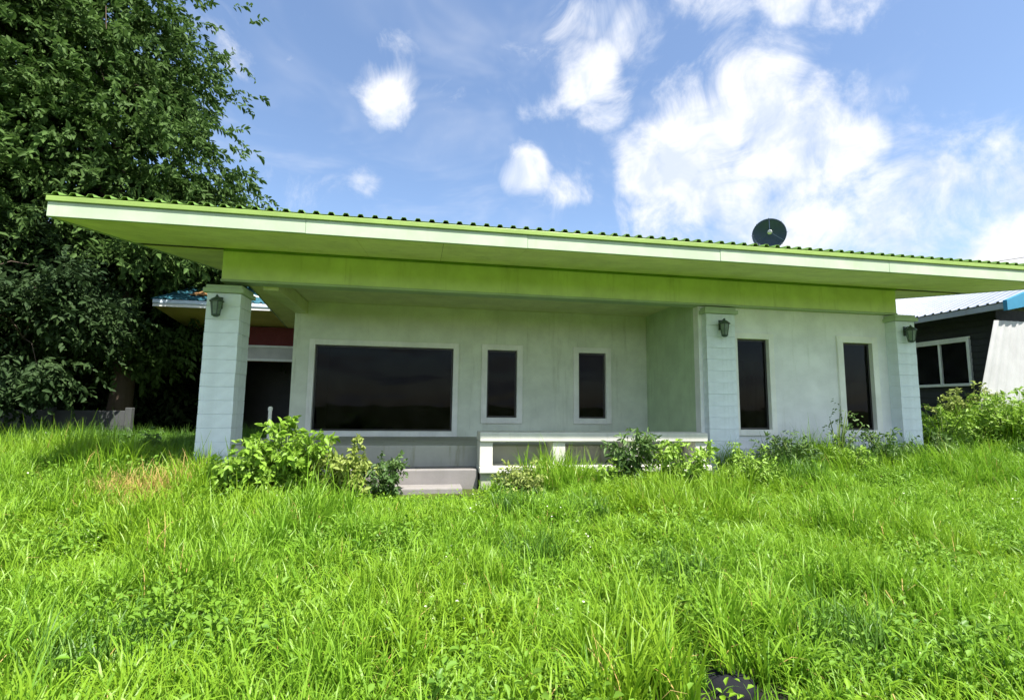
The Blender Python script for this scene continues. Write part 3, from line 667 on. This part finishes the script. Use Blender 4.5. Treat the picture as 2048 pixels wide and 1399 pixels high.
# undergrowth and wood behind: one dark mass
n = 15000
B = np.stack([rng.uniform(-34, -5.2, n), rng.uniform(19.5, 27, n), np.zeros(n)], 1)
keep = ~((B[:,0] > -8.6) & (B[:,1] < 24.8)); B = B[keep]; n = len(B)
B[:,2] = ground_h(B[:,0], B[:,1]) + rng.uniform(0, 1, n)**.8*(5.2+1.6*np.sin(B[:,0]*.7)+1.2*np.sin(B[:,0]*1.9+1))
me = foliage_mesh('undergrowth', (B, rand_unit(n)+np.array([0,-.3,-.1]), rng.uniform(.4,.9,n)), 9, .34, 'leaf_deep', .5)
tag(link('undergrowth', me), 'dark tangled wood behind the panel wall on the left', 'undergrowth', kind='stuff')

def shrub(name, x, y, h, r, label, cat, leaf='leaf_bush', size=.10, stems=9, per=9, twigs=10, width=.55, lean=(0,0), group=None, droop=.25):
    z0 = float(ground_h(x, y)); t_ = thing(name, (x, y, z0), label, cat, group)
    B = []; D = []; mb = MB(); Ls = []
    for k in range(stems):
        a = 2*math.pi*(k+random.random()*.7)/stems; rr = r*random.uniform(.25, 1.0); hh = h*random.uniform(.6, 1.0)*(1-.35*(rr/r)**2)
        p0 = Vector((x+.12*r*math.cos(a), y+.12*r*math.sin(a), z0-.05)); p2 = Vector((x+rr*math.cos(a)+lean[0], y+rr*math.sin(a)+lean[1], z0+hh))
        p1 = p0.lerp(p2, .5) + Vector((-.2*rr*math.cos(a), -.2*rr*math.sin(a), .12*hh))
        mb.tube([p0, p1, p2], [.012*h+.004, .008*h+.003, .003], 6)
        for j in range(twigs):
            u = .25+.78*(j+.5)/twigs; q = p0*((1-u)**2) + p1*(2*u*(1-u)) + p2*(u*u)
            B.append(q); D.append(Vector((math.cos(a),math.sin(a),.3))*.5 + Vector(tuple(rand_unit(1)[0]))); Ls.append(random.uniform(.10,.22)*(.6+.5*h))
    mb.build('stem', 'stem', t_, 0, True)
    me = foliage_mesh('foliage', (np.array([tuple(b) for b in B]), np.array([tuple(d) for d in D]), np.array(Ls)), per, size, leaf, width, droop=droop)
    link('foliage', me, t_); return t_
shrub('leafy_shrub', -1.80, 7.25, 1.12, .62, 'bright green large-leaved shrub in front of the glazed door', 'shrub', 'leaf_bush', .105, 20, 9, 11)
shrub('leafy_shrub', -2.28, 7.1, .70, .48, 'lower bright leafy shrub just right of the left column', 'shrub', 'leaf_bush', .095, 15, 8, 10)
shrub('leafy_shrub', -1.05, 7.3, .85, .48, 'yellowish leafy shrub beside the porch step', 'shrub', 'leaf_pale', .09, 14, 8, 10)
shrub('weed_clump', -.50, 7.55, .62, .42, 'dull dark weeds against the left end of the step', 'weeds', 'leaf_dull', .07, 13, 8, 8)
shrub('leafy_weed', 3.20, 7.45, 1.12, .42, 'tall pale leafy weed in front of the white bench', 'weeds', 'leaf_dull', .12, 11, 7, 9, .35)
shrub('leafy_weed', 3.95, 7.30, .92, .55, 'dense green weeds between the bench and the middle column', 'weeds', 'leaf_bush', .085, 16, 8, 9)
shrub('leafy_weed', 1.42, 7.35, .52, .40, 'yellow-green weeds in front of the bench legs', 'weeds', 'leaf_pale', .07, 15, 8, 8)
shrub('leafy_weed', 2.65, 7.30, .45, .36, 'low green weeds before the second leg of the bench', 'weeds', 'leaf_bush', .07, 12, 8, 8)
shrub('leafy_weed', 7.15, 7.8, 1.45, .34, 'thin tall weed against the white front wall', 'weeds', 'leaf_dull', .07, 8, 4, 8, .5, (.15, 0))
shrub('leafy_weed', 6.15, 7.75, .85, .50, 'dark weed clump under the window beside the middle column', 'weeds', 'leaf_dull', .08, 16, 8, 8, .35)
shrub('leafy_weed', 7.05, 7.45, .60, .50, 'low bright weeds before the thin tall weed', 'weeds', 'leaf_bush', .07, 14, 8, 8)
shrub('leafy_weed', 8.05, 7.75, .82, .50, 'dark weed clump under the window beside the right column', 'weeds', 'leaf_dull', .08, 15, 8, 8, .4)
shrub('leafy_weed', 9.1, 7.7, .75, .45, 'dark weeds at the foot of the right column', 'weeds', 'leaf_dull', .075, 13, 8, 8, .4)
shrub('leafy_weed', 5.15, 7.4, .72, .50, 'bright weeds at the foot of the middle column', 'weeds', 'leaf_bush', .08, 14, 8, 8, .4)
shrub('leafy_bush', 10.7, 8.9, 1.2, .75, 'bright bush against the right corner of the house', 'bush', 'leaf_bush', .085, 20, 9, 9)
shrub('leafy_bush', 11.6, 8.3, 1.2, .8, 'bright bush on the bank in front of the white leaning sheet', 'bush', 'leaf_bush', .085, 20, 9, 9)
shrub('leafy_bush', 12.3, 9.6, 1.2, .85, 'rounded bush on the bank below the two-pane window', 'bush', 'leaf_pale', .085, 20, 9, 9)
shrub('leafy_bush', 12.6, 8.4, 1.25, .85, 'green bush on the bank at the right edge', 'bush', 'leaf_bush', .09, 14, 8, 9)
shrub('leafy_bush', 11.3, 7.2, .60, .55, 'darker low bush on the slope of the right bank', 'bush', 'leaf_dull', .09, 11, 7, 9)
shrub('leafy_bush', -5.6, 11.2, .62, .55, 'small dull bush at the edge of the shade on the left', 'bush', 'leaf_dull', .08, 11, 7, 8)
shrub('leafy_bush', -3.6, 9.5, .45, .40, 'small straggly weeds behind the left column base', 'weeds', 'leaf_dull', .07, 8, 6, 7)

# ------------------------------------------------------------------ grass: small sods scattered with geometry nodes
lib = bpy.data.collections.new('sod_library')           # not linked to the scene: only instanced
def blades(n, h0, h1, w0, w1, arch, half=.25, clump=.5, seg=4):
    """n grass blades over a square sod, vectorised: ribbons that lean out, arch over and taper"""
    nc = max(3, int(n/22)); cc = rng.uniform(-half, half, (nc, 2)); ci = rng.integers(0, nc, n); loose = rng.uniform(size=n) > clump
    xy = cc[ci] + rng.normal(0, .022, (n, 2)); xy[loose] = rng.uniform(-half*1.08, half*1.08, (int(loose.sum()), 2))
    ch = rng.uniform(.7, 1.15, nc)[ci]; h = rng.uniform(h0, h1, n)*np.where(loose, .85, ch); w = rng.uniform(w0, w1, n)
    la = rng.uniform(0, 6.283, n); tw = rng.uniform(-.9, .9, n); ar = arch*rng.uniform(.3, 1.35, n); th = rng.uniform(.02, .32, n)
    tn = np.clip(.65*rng.uniform(0, 1, nc)[ci] + .5*rng.uniform(size=n) - .1, 0, 1)
    p = np.stack([xy[:,0], xy[:,1], np.full(n, -.04)], 1); o_ = np.stack([np.cos(la), np.sin(la), 0*la], 1); V = []; T = []
    for s_ in range(seg+1):
        u = s_/seg; sd = np.stack([-np.sin(la+tw*u), np.cos(la+tw*u), .25*np.sin(tw*3)], 1); ww = (w*.5*(1-u**2.4)+.0006)[:, None]
        V += [p+sd*ww, p-sd*ww]; T += [tn*.8+u*.2]*2
        p = p + (o_*np.sin(th)[:, None] + np.array([0,0,1])*np.cos(th)[:, None])*(h/seg)[:, None]; th = np.minimum(th+ar/seg*(.6+u*1.3), 2.6)
    m_ = 2*(seg+1); V = np.stack(V, 1).reshape(-1, 3); T = np.stack(T, 1).ravel(); i0 = (np.arange(n)*m_)[:, None]
    Q = np.concatenate([i0+np.array([2*k, 2*k+1, 2*k+3, 2*k+2]) for k in range(seg)])
    return V, Q, T
def herbs(n_pl, per, h, size, width=.6, half=.25):
    """small broad-leaved weeds"""
    B = []; D = []; T = []
    for _ in range(n_pl):
        cx, cy = rng.uniform(-half, half, 2); hh = h*rng.uniform(.5, 1.1); tn = rng.uniform()
        k = rng.integers(max(3, per-3), per+3); a = rng.uniform(0, 6.283)+np.arange(k)*2.4; z = hh*(np.arange(k)+1)/k
        B.append(np.stack([cx+.015*np.cos(a), cy+.015*np.sin(a), z], 1)); D.append(np.stack([np.cos(a), np.sin(a), .15+.7*z/hh*rng.uniform(.3,1,k)], 1)); T += list(np.clip(tn*.7+rng.uniform(0,.4,k),0,1))
    B = np.concatenate(B); D = np.concatenate(D)
    V, Q = leaves(B, D, unit(np.array([0,0,1.0])+.35*rand_unit(len(B))), size*rng.uniform(.6, 1.25, len(B)), width)
    return V, Q, np.repeat(T, 6)
sod_count = 0
def sod(*parts):
    global sod_count
    V = []; Q = []; T = []; M_ = []; mats = []; off = 0
    for mat, (v, q, t_) in parts:
        if mat not in mats: mats.append(mat)
        V.append(v); Q.append(q+off); T.append(t_); M_.append(np.full(len(q), mats.index(mat), dtype=np.int32)); off += len(v)
    nm = 'sod_%02d' % sod_count; sod_count += 1
    me = np_mesh(nm, np.concatenate(V), np.concatenate(Q), np.concatenate(T), None, True)
    for m_ in mats: me.materials.append(MAT[m_])
    me.polygons.foreach_set('material_index', np.concatenate(M_)); lib.objects.link(bpy.data.objects.new(nm, me))
for k in range(4):                            # 0-3 ordinary mixed sward
    sod(('grass_a', blades(330, .14, .34, .007, .014, 1.9)), ('grass_b', blades(230, .12, .30, .005, .010, 1.4)), ('leaf_herb', herbs(5, 7, .18, .042)), ('grass_dry', blades(14, .12, .26, .004, .007, 2.2)))
for k in range(4):                            # 4-7 broad-leaved weeds among grass
    sod(('grass_b', blades(230, .12, .28, .006, .012, 1.9)), ('leaf_herb', herbs(24, 8, .20, .046)), ('grass_a', blades(120, .16, .32, .008, .015, 2.2)), ('grass_dark', herbs(10, 6, .14, .05)))
for k in range(3):                            # 8-10 taller tussocks
    sod(('grass_a', blades(300, .24, .50, .007, .014, 1.5, clump=.75)), ('grass_b', blades(220, .16, .38, .006, .011, 1.6)), ('grass_dry', blades(14, .2, .42, .004, .007, 1.6)))
for k in range(2):                            # 11-12 short
    sod(('grass_b', blades(380, .06, .18, .005, .010, 1.6)), ('grass_a', herbs(14, 6, .10, .042)))
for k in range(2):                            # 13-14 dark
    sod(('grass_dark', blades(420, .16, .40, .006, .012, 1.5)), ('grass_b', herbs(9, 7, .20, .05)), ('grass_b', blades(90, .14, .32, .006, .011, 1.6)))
for k in range(2):                            # 15-16 dry straw-coloured grass
    sod(('grass_dry', blades(300, .14, .34, .005, .010, 1.9)), ('grass_a', blades(150, .14, .34, .006, .012, 1.8)))
for k in range(2):                            # 17-18 weeds with pale flowers
    sod(('grass_a', blades(360, .14, .32, .007, .013, 1.9)), ('leaf_herb', herbs(10, 7, .18, .046)), ('petal', herbs(2, 4, .28, .020, .9)))
def vnoise(x, y, s, k=0):                     # cheap smooth noise for patchiness
    return (np.sin(x*s*1.3+k)*np.cos(y*s*1.1-k*1.7)+np.sin((x*.7+y*.9)*s*1.9+2.1*k)*.7+np.sin((x*1.1-y*.6)*s*3.1+.7*k)*.45)/2.15
STEP = .37
gx_, gy_ = np.meshgrid(np.arange(-15, 21, STEP), np.arange(-3.0, 15.0, STEP)); gx_[1::2] += STEP/2
xs = gx_.ravel(); ysn = gy_.ravel(); xs = xs + rng.uniform(-.10, .10, len(xs)); ysn = ysn + rng.uniform(-.10, .10, len(xs))
keep = (xs > -1.0*np.maximum(ysn, 0)-2.5) & (xs < 1.75*np.maximum(ysn, 0)+2.5)
e_ = .14
keep &= ~((xs > -3.1-e_) & (xs < 9.72+e_) & (ysn > YF-.06-e_*.6) & (ysn < 17))
keep &= ~((xs > .91-e_) & (xs < 5.13+e_) & (ysn > BF-.03-e_) & (ysn < 9)) & ~((xs > -1.55-e_) & (xs < .9+e_) & (ysn > YF-.86-e_) & (ysn < 9))
keep &= ~((xs > 13.8) & (ysn > 9.9)) & ~((xs-1.74)**2/.20**2+(ysn-2.62)**2/.40**2 < 1)
xs, ysn = xs[keep], ysn[keep]; n = len(xs)
bare = np.exp(-((xs+3.45)**2/.30+(ysn-7.15)**2/.30)); shade_l = (ysn > 10.8) & (xs < -3)  # shade_l: left strip under the trees, its shade deepened by darker-coloured sods
pn = vnoise(xs, ysn, .8, 1.0); qn = vnoise(xs, ysn, 1.5, 4.0); u = rng.uniform(size=n)
idx = rng.integers(0, 4, n)
idx = np.where((qn > .18) & (u < .62), rng.integers(4, 8, n), idx)
idx = np.where((pn > .35) & (u > .35), rng.integers(8, 11, n), idx)
idx = np.where(u > .955, rng.integers(17, 19, n), idx); idx = np.where((u < .06) & (pn < 0), rng.integers(13, 15, n), idx)
low = np.exp(-((xs-.45)**2/2.8+(ysn-7.0)**2/0.9))
idx = np.where(low > .45, rng.integers(11, 13, n), idx)
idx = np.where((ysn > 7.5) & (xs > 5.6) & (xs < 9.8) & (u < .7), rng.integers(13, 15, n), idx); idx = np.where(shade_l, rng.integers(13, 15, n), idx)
idx = np.where((xs-1.6)**2/.50**2+(ysn-2.3)**2/.85**2 < 1, rng.integers(11, 13, n), idx)
idx = np.where(bare > .34, rng.integers(15, 17, n), idx)
scl = rng.uniform(.85, 1.15, n)
sz_ = scl*(1+.42*vnoise(xs, ysn, .9, 2.5)+.34*vnoise(xs, ysn, 3.1, .5))*np.where(ysn < 1.8, .75, 1)*(1+.35*np.clip((xs-8)/4, 0, 1))
sz_ = np.clip(sz_*1.22*(1+.45*np.clip((ysn-6.2)/1.2, 0, 1)*np.clip(np.maximum((xs-3.1)/1.0, (-2.3-xs)/.6), 0, 1)), .42, 2.3)
P = np.stack([xs, ysn, ground_h(xs, ysn)], 1)
pm = bpy.data.meshes.new('grass'); pm.vertices.add(n); pm.vertices.foreach_set('co', P.astype(np.float32).ravel())
rot = np.stack([rng.normal(0,.05,n), rng.normal(0,.05,n), rng.uniform(0,6.283,n)], 1).astype(np.float32)
a = pm.attributes.new('rot', 'FLOAT_VECTOR', 'POINT'); a.data.foreach_set('vector', rot.ravel())
a = pm.attributes.new('scl', 'FLOAT_VECTOR', 'POINT'); a.data.foreach_set('vector', np.stack([scl, scl, sz_], 1).astype(np.float32).ravel())
a = pm.attributes.new('idx', 'INT', 'POINT'); a.data.foreach_set('value', idx.astype(np.int32)); pm.update()
grass = link('grass', pm); tag(grass, 'long bright green unmown grass and weeds covering the plot', 'grass', kind='stuff')
g = bpy.data.node_groups.new('scatter_sods', 'GeometryNodeTree')
g.interface.new_socket('Geometry', in_out='INPUT', socket_type='NodeSocketGeometry'); g.interface.new_socket('Geometry', in_out='OUTPUT', socket_type='NodeSocketGeometry')
gi = g.nodes.new('NodeGroupInput'); go = g.nodes.new('NodeGroupOutput'); ip = g.nodes.new('GeometryNodeInstanceOnPoints')
ci = g.nodes.new('GeometryNodeCollectionInfo'); ci.inputs['Collection'].default_value = lib; ci.inputs['Separate Children'].default_value = True; ci.inputs['Reset Children'].default_value = True
def named(nm, ty):
    q = g.nodes.new('GeometryNodeInputNamedAttribute'); q.data_type = ty; q.inputs['Name'].default_value = nm
    return [s for s in q.outputs if s.enabled and s.name == 'Attribute'][0]
er = g.nodes.new('FunctionNodeEulerToRotation'); g.links.new(named('rot', 'FLOAT_VECTOR'), er.inputs[0])
g.links.new(gi.outputs[0], ip.inputs['Points']); g.links.new(ci.outputs[0], ip.inputs['Instance']); ip.inputs['Pick Instance'].default_value = True
g.links.new(named('idx', 'INT'), ip.inputs['Instance Index']); g.links.new(er.outputs[0], ip.inputs['Rotation']); g.links.new(named('scl', 'FLOAT_VECTOR'), ip.inputs['Scale'])
g.links.new(ip.outputs[0], go.inputs[0])
md = grass.modifiers.new('sods', 'NODES'); md.node_group = g
print('tufts', n)
